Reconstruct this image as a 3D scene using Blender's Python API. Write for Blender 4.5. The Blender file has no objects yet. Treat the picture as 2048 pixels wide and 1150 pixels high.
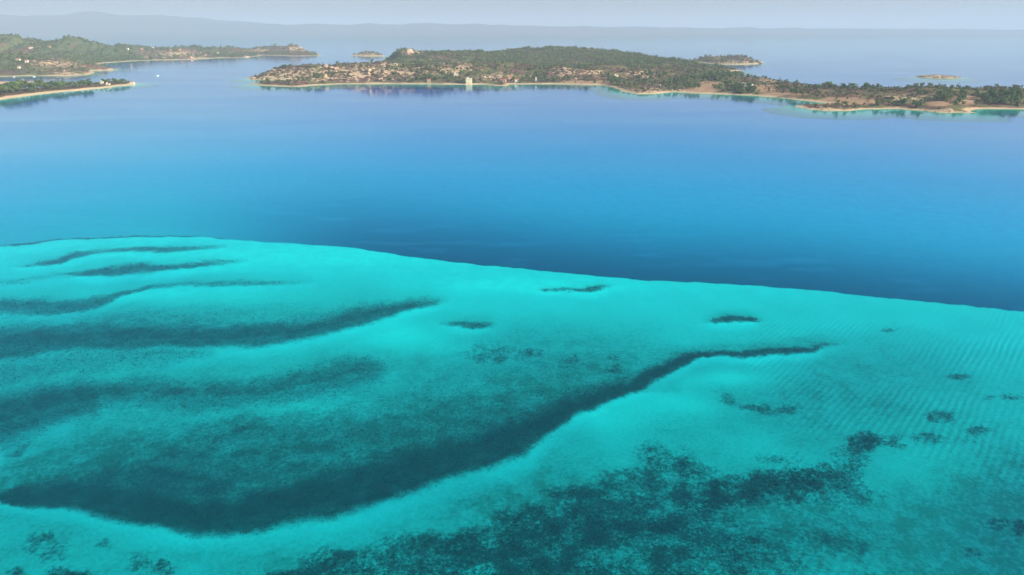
import bpy, bmesh, math, random
import numpy as np
from mathutils import Vector, Matrix

R = math.radians
random.seed(7)
rng = np.random.default_rng(7)
scene = bpy.context.scene
C = scene.collection

# ------------------------------------------------------------------ camera
CAM_H = 90.0
FOCAL = 1360.0                      # focal length in pixels of a 2048 wide frame
HORIZON = 60.0
PITCH = math.atan((575.0 - HORIZON) / FOCAL)
SP, CP = math.sin(PITCH), math.cos(PITCH)
cam_data = bpy.data.cameras.new('drone_camera')
cam_data.sensor_width = 36.0
cam_data.lens = FOCAL / 2048.0 * 36.0
cam_data.clip_start = 1.0
cam_data.clip_end = 200000.0
cam = bpy.data.objects.new('drone_camera', cam_data)
cam.location = (0, 0, CAM_H)
cam.rotation_euler = (math.pi / 2 - PITCH, 0, 0)
C.objects.link(cam)
scene.camera = cam

# ------------------------------------------------------------------ sky, sun, exposure
SUN_EL, SUN_AZ = 27.0, 112.0        # azimuth clockwise from the viewing direction
world = bpy.data.worlds.new('World')
scene.world = world
world.use_nodes = True
wn = world.node_tree
wn.nodes.clear()
sky = wn.nodes.new('ShaderNodeTexSky')
sky.sky_type = 'NISHITA'
sky.sun_disc = False
sky.sun_elevation = R(SUN_EL)
sky.sun_rotation = R(SUN_AZ)
sky.altitude = 90
sky.air_density = 1.0
sky.dust_density = 3.0
sky.ozone_density = 1.5
bg = wn.nodes.new('ShaderNodeBackground')
bg.inputs['Strength'].default_value = 0.13
wo = wn.nodes.new('ShaderNodeOutputWorld')
wn.links.new(sky.outputs[0], bg.inputs['Color'])
wn.links.new(bg.outputs[0], wo.inputs['Surface'])

sun_data = bpy.data.lights.new('sun', 'SUN')
sun_data.energy = 4.8
sun_data.angle = R(0.5)
sun_data.color = (1.0, 0.87, 0.69)
sun = bpy.data.objects.new('sun', sun_data)
sd = Vector((math.cos(R(SUN_EL)) * math.sin(R(SUN_AZ)), math.cos(R(SUN_EL)) * math.cos(R(SUN_AZ)), math.sin(R(SUN_EL))))
sun.rotation_euler = sd.to_track_quat('Z', 'Y').to_euler()
sun.location = (400, -200, 400)
C.objects.link(sun)

scene.view_settings.view_transform = 'Standard'
scene.view_settings.look = 'None'
scene.view_settings.exposure = 0.50
scene.view_settings.gamma = 1.0
scene.view_settings.use_curve_mapping = False
scene.cycles.max_bounces = 8
scene.cycles.diffuse_bounces = 2
scene.cycles.glossy_bounces = 2
scene.cycles.transmission_bounces = 2
scene.cycles.volume_bounces = 1
scene.cycles.transparent_max_bounces = 12
scene.cycles.use_denoising = True
scene.cycles.sample_clamp_indirect = 4.0
try:
    scene.cycles.denoiser = 'OPENIMAGEDENOISE'
    scene.cycles.denoising_input_passes = 'RGB_ALBEDO_NORMAL'
    scene.cycles.denoising_prefilter = 'ACCURATE'
except Exception:
    pass

HAZE_DENSITY = 1.15e-4
HAZE_COLOR = (0.59, 0.66, 0.80)
WATER_ABSORB = (1.2, 0.025, 0.004)     # per metre, red green blue

# ------------------------------------------------------------------ survey: photograph pixel <-> sea level point
def ground(px, py, z=0.0):
    """Point at height z seen at that place of the 2048 x 1150 photograph."""
    u, v = px - 1024.0, py - 575.0
    t = (CAM_H - z) / (FOCAL * SP + v * CP)
    return u * t, (FOCAL * CP - v * SP) * t

def to_pixel(x, y, z):
    w = CAM_H - z
    depth = y * CP + w * SP
    up = y * SP - w * CP
    return 1024 + FOCAL * x / depth, 575 - FOCAL * up / depth

def height_for(px, py_ground, py_top):
    x, y = ground(px, py_ground)
    k = (575.0 - py_top) / FOCAL
    w = y * (SP - k * CP) / (CP + k * SP)
    return CAM_H - w

def gline(pts):
    return np.array([ground(*p) for p in pts])

# ------------------------------------------------------------------ numeric helpers
def smooth(a, b, x):
    t = np.clip((x - a) / (b - a), 0, 1)
    return t * t * (3 - 2 * t)

def hash2(ix, iy, seed):
    h = (ix.astype(np.int64) * 374761393 + iy.astype(np.int64) * 668265263 + seed * 1442695041) & 0x7fffffff
    h = ((h ^ (h >> 13)) * 1274126177) & 0x7fffffff
    h = h ^ (h >> 16)
    return (h & 0xffffff) / float(0xffffff)

def vnoise(x, y, seed=0):
    ix, iy = np.floor(x), np.floor(y)
    fx, fy = x - ix, y - iy
    fx, fy = fx * fx * (3 - 2 * fx), fy * fy * (3 - 2 * fy)
    a, b = hash2(ix, iy, seed), hash2(ix + 1, iy, seed)
    c, d = hash2(ix, iy + 1, seed), hash2(ix + 1, iy + 1, seed)
    return (a * (1 - fx) + b * fx) * (1 - fy) + (c * (1 - fx) + d * fx) * fy

def fbm(x, y, octaves=4, seed=0):
    s, a, t = 0, 1.0, 0
    for i in range(octaves):
        s = s + a * vnoise(x * 2 ** i + 17.3 * i, y * 2 ** i - 9.1 * i, seed + i)
        t += a
        a *= 0.5
    return s / t

def poly_dist(x, y, pts, closed=False):
    """distance to a polyline, parameter index along it, signed side (plus = left of direction)"""
    pts = np.asarray(pts, float)
    n = len(pts)
    best = np.full(x.shape, 1e12)
    par = np.zeros(x.shape)
    side = np.zeros(x.shape)
    for i in range(n if closed else n - 1):
        a, b = pts[i][:2], pts[(i + 1) % n][:2]
        dx, dy = b[0] - a[0], b[1] - a[1]
        L2 = dx * dx + dy * dy + 1e-9
        t = np.clip(((x - a[0]) * dx + (y - a[1]) * dy) / L2, 0, 1)
        ex, ey = x - a[0] - t * dx, y - a[1] - t * dy
        d = ex * ex + ey * ey
        m = d < best
        best[m] = d[m]
        par[m] = (i + t)[m]
        side[m] = (dx * ey - dy * ex)[m]
    return np.sqrt(best), par, side

def inside(x, y, pts):
    r = np.zeros(x.shape, bool)
    n = len(pts)
    for i in range(n):
        (ax, ay), (bx, by) = pts[i], pts[(i + 1) % n]
        if ay == by:
            continue
        c = ((ay > y) != (by > y)) & (x < (bx - ax) * (y - ay) / (by - ay) + ax)
        r ^= c
    return r

# ------------------------------------------------------------------ material helpers
def new_mat(name):
    m = bpy.data.materials.new(name)
    m.use_nodes = True
    nt = m.node_tree
    nt.nodes.clear()
    out = nt.nodes.new('ShaderNodeOutputMaterial')
    return m, nt, out

def N(nt, kind, **kw):
    n = nt.nodes.new(kind)
    for k, v in kw.items():
        if k in n.inputs:
            n.inputs[k].default_value = v
        else:
            setattr(n, k, v)
    return n

def mixc(nt, fac, a, b):
    n = nt.nodes.new('ShaderNodeMix')
    n.data_type = 'RGBA'
    for sock, val in ((0, fac), (6, a), (7, b)):
        if isinstance(val, bpy.types.NodeSocket):
            nt.links.new(val, n.inputs[sock])
        else:
            n.inputs[sock].default_value = val if sock == 0 else (*val, 1)
    return n.outputs[2]

def mth(nt, op, a, b=None, c=None, clamp=False):
    n = nt.nodes.new('ShaderNodeMath')
    n.operation = op
    n.use_clamp = clamp
    for i, v in enumerate((a, b, c)):
        if v is None:
            continue
        if isinstance(v, bpy.types.NodeSocket):
            nt.links.new(v, n.inputs[i])
        else:
            n.inputs[i].default_value = v
    return n.outputs[0]

def noise(nt, vec, scale, detail=4, rough=0.55):
    n = N(nt, 'ShaderNodeTexNoise', Scale=scale, Detail=detail, Roughness=rough)
    if vec is not None:
        nt.links.new(vec, n.inputs['Vector'])
    return n.outputs['Fac']

def ramp01(nt, val, lo, hi):
    n = N(nt, 'ShaderNodeMapRange')
    n.interpolation_type = 'SMOOTHSTEP'
    nt.links.new(val, n.inputs['Value'])
    n.inputs['From Min'].default_value = lo
    n.inputs['From Max'].default_value = hi
    return n.outputs['Result']

def attr(nt, name):
    n = N(nt, 'ShaderNodeAttribute')
    n.attribute_name = name
    return n.outputs['Fac']

def simple(name, col, var=0.15, scale=1.5, rough=0.85, col2=None, spec=0.2):
    m, nt, out = new_mat(name)
    g = N(nt, 'ShaderNodeNewGeometry')
    f = noise(nt, g.outputs['Position'], scale)
    c2 = col2 or tuple(c * (1 - 2 * var) for c in col)
    c1 = col if col2 else tuple(min(1, c * (1 + var)) for c in col)
    p = N(nt, 'ShaderNodeBsdfPrincipled', Roughness=rough)
    p.inputs['Specular IOR Level'].default_value = spec
    nt.links.new(mixc(nt, ramp01(nt, f, 0.3, 0.7), c2, c1), p.inputs['Base Color'])
    nt.links.new(p.outputs[0], out.inputs['Surface'])
    return m

def foliage_mat(name, dark, light, warm):
    m, nt, out = new_mat(name)
    g = N(nt, 'ShaderNodeNewGeometry')
    oi = N(nt, 'ShaderNodeObjectInfo')
    big = noise(nt, g.outputs['Position'], 0.03, 3)
    small = noise(nt, g.outputs['Position'], 0.9, 2)
    c = mixc(nt, ramp01(nt, small, 0.3, 0.7), dark, light)
    c = mixc(nt, mth(nt, 'MULTIPLY', ramp01(nt, big, 0.42, 0.7), 0.55), c, warm)
    c = mixc(nt, mth(nt, 'MULTIPLY', oi.outputs['Random'], 0.35), c, warm)
    d = N(nt, 'ShaderNodeBsdfDiffuse')
    t = N(nt, 'ShaderNodeBsdfTranslucent')
    nt.links.new(c, d.inputs['Color'])
    nt.links.new(c, t.inputs['Color'])
    mx = N(nt, 'ShaderNodeMixShader')
    mx.inputs[0].default_value = 0.25
    nt.links.new(d.outputs[0], mx.inputs[1])
    nt.links.new(t.outputs[0], mx.inputs[2])
    nt.links.new(mx.outputs[0], out.inputs['Surface'])
    return m

M = {}
M['pine'] = foliage_mat('pine_needles', (0.045, 0.115, 0.055), (0.130, 0.225, 0.090), (0.22, 0.23, 0.075))
M['scrub'] = foliage_mat('scrub_leaves', (0.060, 0.090, 0.040), (0.140, 0.165, 0.065), (0.20, 0.15, 0.085))
M['bark'] = simple('bark', (0.10, 0.075, 0.055), 0.25, 3)
M['granite'] = simple('granite', (0.56, 0.43, 0.30), 0.2, 0.35, 0.9, (0.36, 0.26, 0.17))
M['white_wall'] = simple('white_wall', (0.78, 0.74, 0.64), 0.06, 0.6)
M['cream_wall'] = simple('cream_wall', (0.80, 0.71, 0.50), 0.06, 0.6)
M['pink_wall'] = simple('pink_wall', (0.66, 0.42, 0.34), 0.08, 0.6)
M['stone_wall'] = simple('stone_wall', (0.48, 0.38, 0.27), 0.2, 1.5)
M['roof_tile'] = simple('roof_tile', (0.42, 0.16, 0.09), 0.2, 1.2)
M['pale_roof'] = simple('pale_roof', (0.66, 0.60, 0.52), 0.1, 1.0)
M['glass'] = simple('window_glass', (0.05, 0.06, 0.07), 0.2, 1, 0.15, None, 0.5)
M['door'] = simple('door_wood', (0.16, 0.09, 0.05), 0.2, 2)
M['white_paint'] = simple('white_paint', (0.82, 0.82, 0.80), 0.04, 1, 0.4, None, 0.5)
M['blue_paint'] = simple('blue_paint', (0.08, 0.17, 0.34), 0.1, 1, 0.4, None, 0.5)
M['dark_trim'] = simple('dark_trim', (0.03, 0.03, 0.03), 0.1, 2, 0.5)
M['canvas'] = simple('canvas', (0.80, 0.78, 0.72), 0.05, 1)

# ------------------------------------------------------------------ object helpers
def mesh_from(name, verts, faces, mat=None, smooth_shade=False):
    me = bpy.data.meshes.new(name)
    verts = np.asarray(verts, np.float32).reshape(-1, 3)
    faces = np.asarray(faces, np.int32)
    k = faces.shape[1]
    me.vertices.add(len(verts))
    me.vertices.foreach_set('co', verts.ravel())
    me.loops.add(faces.size)
    me.loops.foreach_set('vertex_index', faces.ravel())
    me.polygons.add(len(faces))
    me.polygons.foreach_set('loop_start', np.arange(0, faces.size, k, dtype=np.int32))
    me.polygons.foreach_set('loop_total', np.full(len(faces), k, np.int32))
    me.polygons.foreach_set('use_smooth', np.full(len(faces), bool(smooth_shade)))
    me.update(calc_edges=True)
    if mat:
        me.materials.append(mat)
    return me

def put(name, me, parent=None, label=None, category=None, group=None, kind=None, loc=None, rot=0.0, scale=None):
    o = bpy.data.objects.new(name, me)
    C.objects.link(o)
    if parent is not None:
        o.parent = parent
    if loc is not None:
        o.location = loc
    if rot:
        o.rotation_euler = (0, 0, rot)
    if scale is not None:
        o.scale = scale
    for k, v in (('label', label), ('category', category), ('group', group), ('kind', kind)):
        if v:
            o[k] = v
    return o

def float_attr(me, name, vals):
    a = me.attributes.new(name, 'FLOAT', 'POINT')
    a.data.foreach_set('value', np.asarray(vals, np.float32).ravel())

def grid_faces(nr, nc):
    i = np.arange(nr * nc).reshape(nr, nc)
    return np.stack([i[:-1, :-1], i[:-1, 1:], i[1:, 1:], i[1:, :-1]], -1).reshape(-1, 4)

# ================================================================== SEABED
EDGE = [(-700, 560), (-300, 520), (-120, 500), (0, 492), (50, 487), (100, 479), (200, 475), (300, 472), (400, 472), (460, 477), (520, 481),
        (600, 486), (700, 493), (800, 509), (900, 521), (1000, 530), (1100, 540), (1200, 549), (1300, 557), (1400, 562),
        (1500, 567), (1600, 574), (1700, 584), (1800, 595), (1900, 605), (2048, 618), (2300, 640), (2700, 690)]
# bed strokes: (name, density, softness above, softness below, [(px, py, half width)])
BEDS = [
 ('edge', .85, 5, 3, [(0, 491, 2), (60, 484, 4), (110, 477, 3), (200, 473, 3), (300, 470, 3), (420, 470, 3), (480, 474, 2)]),
 ('upper_a', .85, 8, 5, [(30, 532, 1), (110, 522, 3), (150, 511, 3), (200, 503, 2), (300, 501, 3), (400, 496, 2), (450, 493, 1)]),
 ('upper_b', .80, 9, 6, [(100, 550, 1), (200, 545, 4), (260, 540, 7), (330, 537, 5), (400, 530, 3), (490, 524, 1)]),
 ('upper_c', .35, 8, 6, [(0, 565, 3), (80, 558, 3), (150, 553, 1)]),
 ('third', .74, 10, 5, [(0, 612, 9), (60, 615, 9), (150, 612, 7), (190, 606, 6), (230, 593, 4), (270, 581, 3), (330, 573, 2), (430, 567, 2), (530, 566, 2), (620, 565, 1)]),
 ('third', .50, 5, 5, [(0, 632, 2), (80, 627, 1)]),
 ('fourth', .84, 20, 8, [(-60, 700, 34), (0, 692, 28), (100, 682, 22), (200, 676, 18), (300, 674, 16), (400, 674, 14), (500, 672, 13), (580, 664, 13), (640, 654, 11), (700, 641, 9), (760, 627, 7), (820, 613, 3.5), (870, 604, 1.8), (915, 598, 0)]),
 ('fourth', .28, 25, 20, [(150, 655, 8), (300, 645, 10), (450, 640, 8), (560, 632, 8), (640, 632, 4)]),
 ('fourth', .50, 20, 22, [(0, 730, 18), (100, 715, 16), (240, 705, 10), (330, 706, 6), (420, 700, 2)]),
 ('fifth', .62, 18, 22, [(150, 780, 8), (300, 782, 15), (420, 788, 13), (560, 776, 17), (640, 757, 20), (700, 742, 22), (735, 735, 16)]),
 ('fifth', .82, 30, 25, [(-60, 850, 36), (0, 836, 34), (60, 818, 28), (140, 796, 16), (180, 790, 8)]),
 ('fifth', .65, 4, 4, [(0, 904, 1), (40, 892, 4), (60, 875, 3)]),
 ('lens', .97, 34, 8, [(0, 993, 3), (60, 990, 9), (120, 985, 18), (200, 990, 30), (300, 1012, 30), (400, 1030, 23), (500, 1022, 30), (600, 1000, 40), (700, 972, 42), (800, 942, 38), (900, 912, 34), (1000, 882, 32), (1060, 856, 26), (1110, 830, 15), (1150, 811, 10), (1200, 795, 7), (1245, 779, 6)]),
 ('lens', .72, 25, 30, [(90, 975, 6), (180, 955, 14), (280, 945, 24), (380, 950, 20), (450, 960, 10)]),
 ('lens', .50, 45, 40, [(180, 950, 10), (280, 925, 25), (400, 905, 40), (520, 900, 50), (650, 895, 45), (800, 870, 40), (950, 845, 35), (1080, 815, 15)]),
 ('lens', .62, 14, 14, [(250, 925, 8), (320, 900, 9), (400, 895, 6), (450, 868, 8), (500, 850, 9), (540, 850, 4)]),
 ('lens', .22, 40, 30, [(560, 830, 20), (750, 820, 25), (900, 800, 30), (1050, 790, 20), (1200, 770, 8)]),
 ('ribbon', .98, 8, 5, [(1225, 790, 4), (1270, 764, 10), (1300, 745, 12), (1340, 725, 8), (1380, 709, 4), (1420, 704, 3), (1500, 702, 4), (1580, 696, 4), (1640, 690, 2.2), (1700, 685, 0)]),
 ('ribbon', .35, 25, 10, [(1100, 835, 10), (1180, 800, 10), (1240, 770, 6)]),
 ('sliver', .88, 5, 4, [(1088, 581, 2), (1130, 579, 2), (1180, 577, 3), (1220, 573, 1), (1255, 570, 0)]),
 ('oval_a', .80, 8, 6, [(888, 645, 1), (930, 647, 3), (965, 647, 3), (1005, 646, 0)]),
 ('oval_b', .90, 5, 5, [(1412, 641, 1), (1450, 637, 4), (1490, 637, 4), (1532, 639, 0)]),
]
# blobs: (name, px, py, rx, ry, density)
BLOBS = [
 ('speckles', 990, 700, 55, 17, .42), ('speckles', 1005, 708, 16, 7, .4), ('speckles', 1065, 697, 18, 7, .45), ('speckles', 1145, 718, 34, 14, .4),
 ('speckles', 1228, 733, 18, 9, .5), ('speckles', 1225, 710, 12, 7, .45), ('speckles', 1300, 880, 30, 10, .3),
 ('dashes', 1505, 804, 32, 7, 0.60), ('dashes', 1545, 812, 30, 6, 0.44), ('dashes', 1578, 808, 20, 6, 0.52), ('dashes', 1452, 790, 22, 12, 0.36),
 ('dashes', 1922, 748, 24, 5, 0.68), ('dashes', 1778, 657, 24, 4, 0.36), ('dashes', 2010, 790, 40, 5, 0.48),
 ('dashes', 1885, 829, 26, 8, 0.56), ('dashes', 1955, 853, 34, 9, 0.68), ('dashes', 1850, 870, 26, 10, 0.48), ('dashes', 1930, 872, 40, 10, 0.24),
 ('reef', 1735, 874, 46, 17, .85), ('dashes', 1806, 887, 9, 3, 0.76), ('reef', 1705, 900, 40, 24, .5),
 ('reef', 1570, 958, 75, 30, .97), ('reef', 1660, 945, 60, 27, .75), ('reef', 1480, 970, 70, 30, .8), ('reef', 1560, 905, 40, 12, .3),
 ('reef', 1370, 928, 60, 20, .72), ('reef', 1330, 905, 50, 25, .5), ('reef', 1400, 985, 90, 35, .72), ('reef', 1260, 960, 80, 30, .55), ('reef', 1700, 980, 60, 25, .3),
 ('meadow', 1250, 1010, 150, 55, .60), ('meadow', 1400, 1060, 130, 55, .50), ('meadow', 1150, 1040, 150, 45, .74), ('meadow', 1050, 1060, 120, 35, .8),
 ('meadow', 900, 1085, 150, 32, .86), ('meadow', 700, 1115, 110, 28, .86), ('meadow', 1000, 1130, 230, 45, .72), ('meadow', 1250, 1130, 180, 50, .55),
 ('meadow', 1500, 1110, 140, 50, .32), ('meadow', 580, 1145, 70, 16, .85), ('meadow', 1150, 970, 60, 15, .6), ('meadow', 1650, 1060, 120, 40, .22), ('meadow', 1350, 1200, 400, 60, .5),
 ('tufts', 1985, 1025, 30, 14, .6), ('tufts', 2040, 1042, 18, 22, .65), ('tufts', 100, 1085, 45, 24, .42), ('tufts', 290, 1108, 34, 18, .55), ('tufts', 330, 1125, 16, 14, .6),
 ('tufts', 215, 1080, 22, 12, .35), ('tufts', 140, 1142, 60, 11, .78), ('tufts', 14, 1128, 18, 8, .85), ('tufts', 110, 1128, 30, 8, .5), ('tufts', 45, 970, 20, 6, .6), ('tufts', 1670, 1092, 12, 5, .6),
 ('tufts', 1740, 1135, 10, 3, .7), ('tufts', 1720, 1100, 20, 14, .3), ('tufts', 1950, 1085, 22, 10, .35),
]
# depth changes of the bank in metres: (px, py, rx, ry, extra depth); also painted as shading into the sand colour
SWALES = [
 (1100, 720, 330, 60, .5), (850, 830, 350, 50, .7), (1600, 800, 240, 60, .6), (1780, 720, 200, 60, .6), (1980, 1010, 150, 130, .8), (300, 560, 300, 14, .2),
 (200, 640, 300, 40, .5), (250, 760, 400, 50, .2), (600, 805, 150, 16, -.6), (2020, 1080, 220, 130, .7), (1660, 1060, 160, 70, .35), (300, 575, 250, 25, .2), (1080, 680, 260, 50, .3), (1500, 620, 200, 30, .15), (300, 900, 350, 60, .4), (500, 960, 400, 60, .6), (1350, 1030, 330, 80, .9),
 (1330, 800, 120, 28, -.7), (1440, 750, 90, 18, -.8), (1190, 830, 80, 30, -.7), (780, 670, 110, 26, -.7), (600, 510, 250, 20, -.5), (1080, 570, 220, 16, -.5),
 (1000, 690, 200, 14, -.3), (1850, 930, 150, 60, -.4), (350, 590, 200, 18, -.5), (900, 960, 200, 50, .2), (200, 500, 170, 10, -.3),
]

def spline(pts, sub=5):
    p = np.array(pts, float)
    q = np.vstack([2 * p[0] - p[1], p, 2 * p[-1] - p[-2]])
    out = []
    for i in range(1, len(q) - 2):
        for k in range(sub):
            t = k / sub
            out.append(.5 * (2 * q[i] + (q[i + 1] - q[i - 1]) * t + (2 * q[i - 1] - 5 * q[i] + 4 * q[i + 1] - q[i + 2]) * t * t + (3 * q[i] - q[i - 1] - 3 * q[i + 1] + q[i + 2]) * t ** 3))
    out.append(p[-1])
    out = np.array(out)
    out[:, 2] = np.maximum(out[:, 2], 0)
    return out

def bed_fields(x, y):
    """seagrass cover 0..1 per bed name, and water depth, for sea floor points"""
    px, py = to_pixel(x, y, -1.5)
    wob = (fbm(x / 9, y / 9, 3, 5) - .5)
    scale = np.clip(150.0 / np.maximum(y, 60), .12, 1.2)
    pyw = py + wob * 16 * scale + (fbm(x / 1.6, y / 1.6, 2, 33) - .5) * 7 * scale
    pxw = px + (fbm(x / 11, y / 11, 3, 9) - .5) * 30 * scale
    fields = {}
    halo, crest = np.zeros(x.shape), np.zeros(x.shape)
    for name, dens, su, sl, pts in BEDS:
        p = spline(pts)
        m = (px > p[:, 0].min() - 120) & (px < p[:, 0].max() + 120) & (py > p[:, 1].min() - 140) & (py < p[:, 1].max() + 140)
        f = fields.setdefault(name, np.zeros(x.shape))
        if not m.any():
            continue
        d, par, _ = poly_dist(pxw[m], pyw[m], p[:, :2])
        w = np.interp(par, np.arange(len(p)), p[:, 2])
        cy = np.interp(pxw[m], p[:, 0], p[:, 1])
        up = pyw[m] < cy
        s = np.where(up, su * 1.9, sl * 2.0) * np.clip(w / 8, .5, 1)
        fade = smooth(-.5, 3.5, w)
        v = dens * fade * (1 - smooth(w * .5, w + s, d))
        f[m] = np.maximum(f[m], v)
        halo[m] = np.maximum(halo[m], dens * fade * up * (1 - smooth(w * .5, w + 3.0 * s + 6, d)))
        crest[m] = np.maximum(crest[m], dens * fade * (1 - up) * (1 - smooth(w, w + sl + 14 + 1.2 * w, d)))
    sc = np.clip(y / 150.0, .8, 3)
    ragged = (fbm(x / (5 * sc), y / (7 * sc), 5, 71) - .5) * 3.0
    grainy = np.full(x.shape, .42)
    for name, bx, by, rx, ry, dens in BLOBS:
        f = fields.setdefault(name, np.zeros(x.shape))
        q = ((pxw - bx) / rx) ** 2 + ((pyw - by) / ry) ** 2 + ragged * (.45 if rx > 55 else 1.0)
        v = dens * (1 - smooth(0.0, 1.9, q))
        f[:] = 1 - (1 - f) * (1 - v)
        grainy = np.maximum(grainy, smooth(0, .2, v) * 1.7)
        halo = np.maximum(halo, .5 * dens * np.exp(-.6 * np.maximum(q, 0)))
    e = np.array(EDGE, float)
    ey = np.interp(px, e[:, 0], e[:, 1])
    off = ey - (py + wob * 5 * scale)                      # pixels beyond the bank's far edge
    deep = smooth(-3.0, 10.0, off + (fbm(x / 6, y / 6, 3, 91) - .5) * 4)
    bank = np.interp(py, [480, 620, 760, 900, 1150], [1.5, 1.8, 2.3, 2.7, 3.0])
    film_shade = np.interp(py, [480, 620, 760, 900, 1150], [.04, .26, .45, .55, .68])
    for sx, sy, rx, ry, dz in SWALES:
        q = ((px - sx) / rx) ** 2 + ((py - sy) / ry) ** 2
        bank = bank + dz * np.exp(-q)
        film_shade = film_shade + dz * .44 * np.exp(-q)  # deep-water darkening painted into the sand colour, paler over shallows
    film_shade = np.clip(film_shade + (fbm(x / 14, y / 14, 4, 61) - .5) * .25 * smooth(500, 700, py) + .34 * halo - .36 * crest, 0, .92)
    bank = bank + (fbm(x / 25, y / 25, 3, 3) - .5) * .5
    left = 1 - smooth(250, 900, px)
    dd = 8.8 - left * 5.2 - smooth(0, 150, off) * (2.6 - 3.6 * left)
    depth = np.clip(bank, 1.0, 9) * (1 - deep) + dd * deep
    patch = smooth(.28, .46, fbm(x / 34, y / 10, 4, 31) + .10 * (1 - left))
    grass_deep = deep * (.86 - .48 * left) * (.9 + .1 * patch) * (1 - smooth(-10, 230, off))
    rim = smooth(-3, 2, off) * (1 - smooth(4, 16, off)) * (.5 - .3 * left)
    film_shade = film_shade * (1 - deep)
    grainy = grainy * (1 - .8 * deep)
    fields['deep_meadow'] = np.maximum(grass_deep, rim)
    return fields, depth, deep, film_shade, grainy

def build_seabed():
    r1 = np.exp(np.arange(math.log(70), math.log(1500), 0.0058))
    r2 = np.exp(np.arange(math.log(1500) + .05, math.log(60000), 0.12))
    r = np.concatenate([[5, 30, 50], r1, r2])
    a = np.linspace(R(-66), R(66), 760)
    rr, aa = np.meshgrid(r, a, indexing='ij')
    x, y = rr * np.sin(aa), rr * np.cos(aa)
    fields, depth, deep, film_shade, grainy = bed_fields(x, y)
    cover = np.zeros(x.shape)
    for f in fields.values():
        cover = np.maximum(cover, f)
    depth = np.where(y < 40, 3.0, depth)
    me = mesh_from('seabed', np.stack([x, y, -depth], -1), grid_faces(*x.shape)[:, ::-1], None, True)
    float_attr(me, 'cover', cover)
    float_attr(me, 'film_shade', film_shade)
    float_attr(me, 'grainy', grainy)
    float_attr(me, 'ripple', (1 - deep) * smooth(.35, .6, fbm(x / 60, y / 60, 2, 77) + .5 * smooth(1350, 1750, to_pixel(x, y, 0)[0]) - .2) )
    m, nt, out = new_mat('sea_floor_sand')
    g = N(nt, 'ShaderNodeNewGeometry')
    pos = g.outputs['Position']
    cov = attr(nt, 'cover')
    fine = noise(nt, pos, 1.1, 6, .75)
    mid = noise(nt, pos, .22, 4, .6)
    grain = mth(nt, 'ADD', mth(nt, 'MULTIPLY', fine, .6), mth(nt, 'MULTIPLY', mid, .4))
    # patchy growth: where the cover is partial it breaks up into tufts
    thr = mth(nt, 'ADD', mth(nt, 'MULTIPLY', cov, 1.0), mth(nt, 'MULTIPLY', mth(nt, 'MULTIPLY', mth(nt, 'SUBTRACT', grain, .5), 2.7), attr(nt, 'grainy')))
    weed = mth(nt, 'MULTIPLY', ramp01(nt, thr, .0, 1.12), ramp01(nt, cov, 0.0, .12))
    film_shade = mth(nt, 'MULTIPLY', attr(nt, 'film_shade'), mth(nt, 'ADD', mth(nt, 'MULTIPLY', ramp01(nt, grain, .25, .75), .8), .6), None, True)
    sand = mixc(nt, ramp01(nt, mid, .3, .7), (.70, .67, .57), (.78, .755, .65))
    sand = mixc(nt, mth(nt, 'MULTIPLY', ramp01(nt, fine, .52, .8), .15), sand, (.35, .34, .28))
    sand = mixc(nt, film_shade, sand, (.10, .19, .15))  # thin algae film together with painted depth shading
    grass = mixc(nt, ramp01(nt, fine, .35, .65), (.016, .046, .050), (.036, .088, .090))
    col = mixc(nt, weed, sand, grass)
    wv = N(nt, 'ShaderNodeTexWave', Scale=.19, Distortion=3.5, Detail=2.0)
    wv.bands_direction = 'X'
    wmap = N(nt, 'ShaderNodeMapping')
    wmap.inputs['Rotation'].default_value = (0, 0, R(42))
    nt.links.new(pos, wmap.inputs['Vector'])
    wv.inputs['Detail Scale'].default_value = .35
    nt.links.new(wmap.outputs[0], wv.inputs['Vector'])
    bmp = N(nt, 'ShaderNodeBump', Strength=.55, Distance=.6)
    hgt = mth(nt, 'ADD', mth(nt, 'MULTIPLY', mth(nt, 'MULTIPLY', wv.outputs['Fac'], mth(nt, 'MULTIPLY', attr(nt, 'ripple'), ramp01(nt, noise(nt, pos, .03, 3), .3, .7))), .19), mth(nt, 'MULTIPLY', fine, .25))
    nt.links.new(hgt, bmp.inputs['Height'])
    d = N(nt, 'ShaderNodeBsdfDiffuse')
    nt.links.new(col, d.inputs['Color'])
    nt.links.new(bmp.outputs[0], d.inputs['Normal'])
    nt.links.new(d.outputs[0], out.inputs['Surface'])
    me.materials.append(m)
    return put('seabed', me, kind='structure')

build_seabed()

# ------------------------------------------------------------------ seagrass: tufts of blades, one object for each bed
BED_LABELS = {
 'edge': 'thin dark seagrass line along the far rim of the sandbank',
 'upper_a': 'narrow wavy seagrass streak just inside the far sandbank rim',
 'upper_b': 'blurred seagrass streak below the narrow wavy one',
 'upper_c': 'faint short seagrass streak at the picture edge',
 'third': 'long thin seagrass band rising from the edge into a hair-thin tail',
 'fourth': 'broad blue-green seagrass bed tapering to a point in mid bank',
 'fifth': 'ragged seagrass bed with a blunt rounded end beside bright sand',
 'lens': 'huge lens-shaped dark seagrass bed above the pale foreground sand',
 'ribbon': 'dark bent seagrass ribbon along a bright sand crest',
 'sliver': 'small sliver of seagrass close to the drop-off',
 'oval_a': 'small oval seagrass patch in the middle of bright sand',
 'oval_b': 'dark cigar-shaped seagrass patch above the bent ribbon',
 'speckles': 'thin speckles of seagrass scattered over the middle sand',
 'dashes': 'short dashes of seagrass dotted over rippled sand',
 'reef': 'dark mottled seagrass mass with a hooked arm of growth',
 'meadow': 'open speckled seagrass meadow filling the bottom of the picture',
 'tufts': 'loose seagrass tufts on the pale foreground sand',
}
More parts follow.
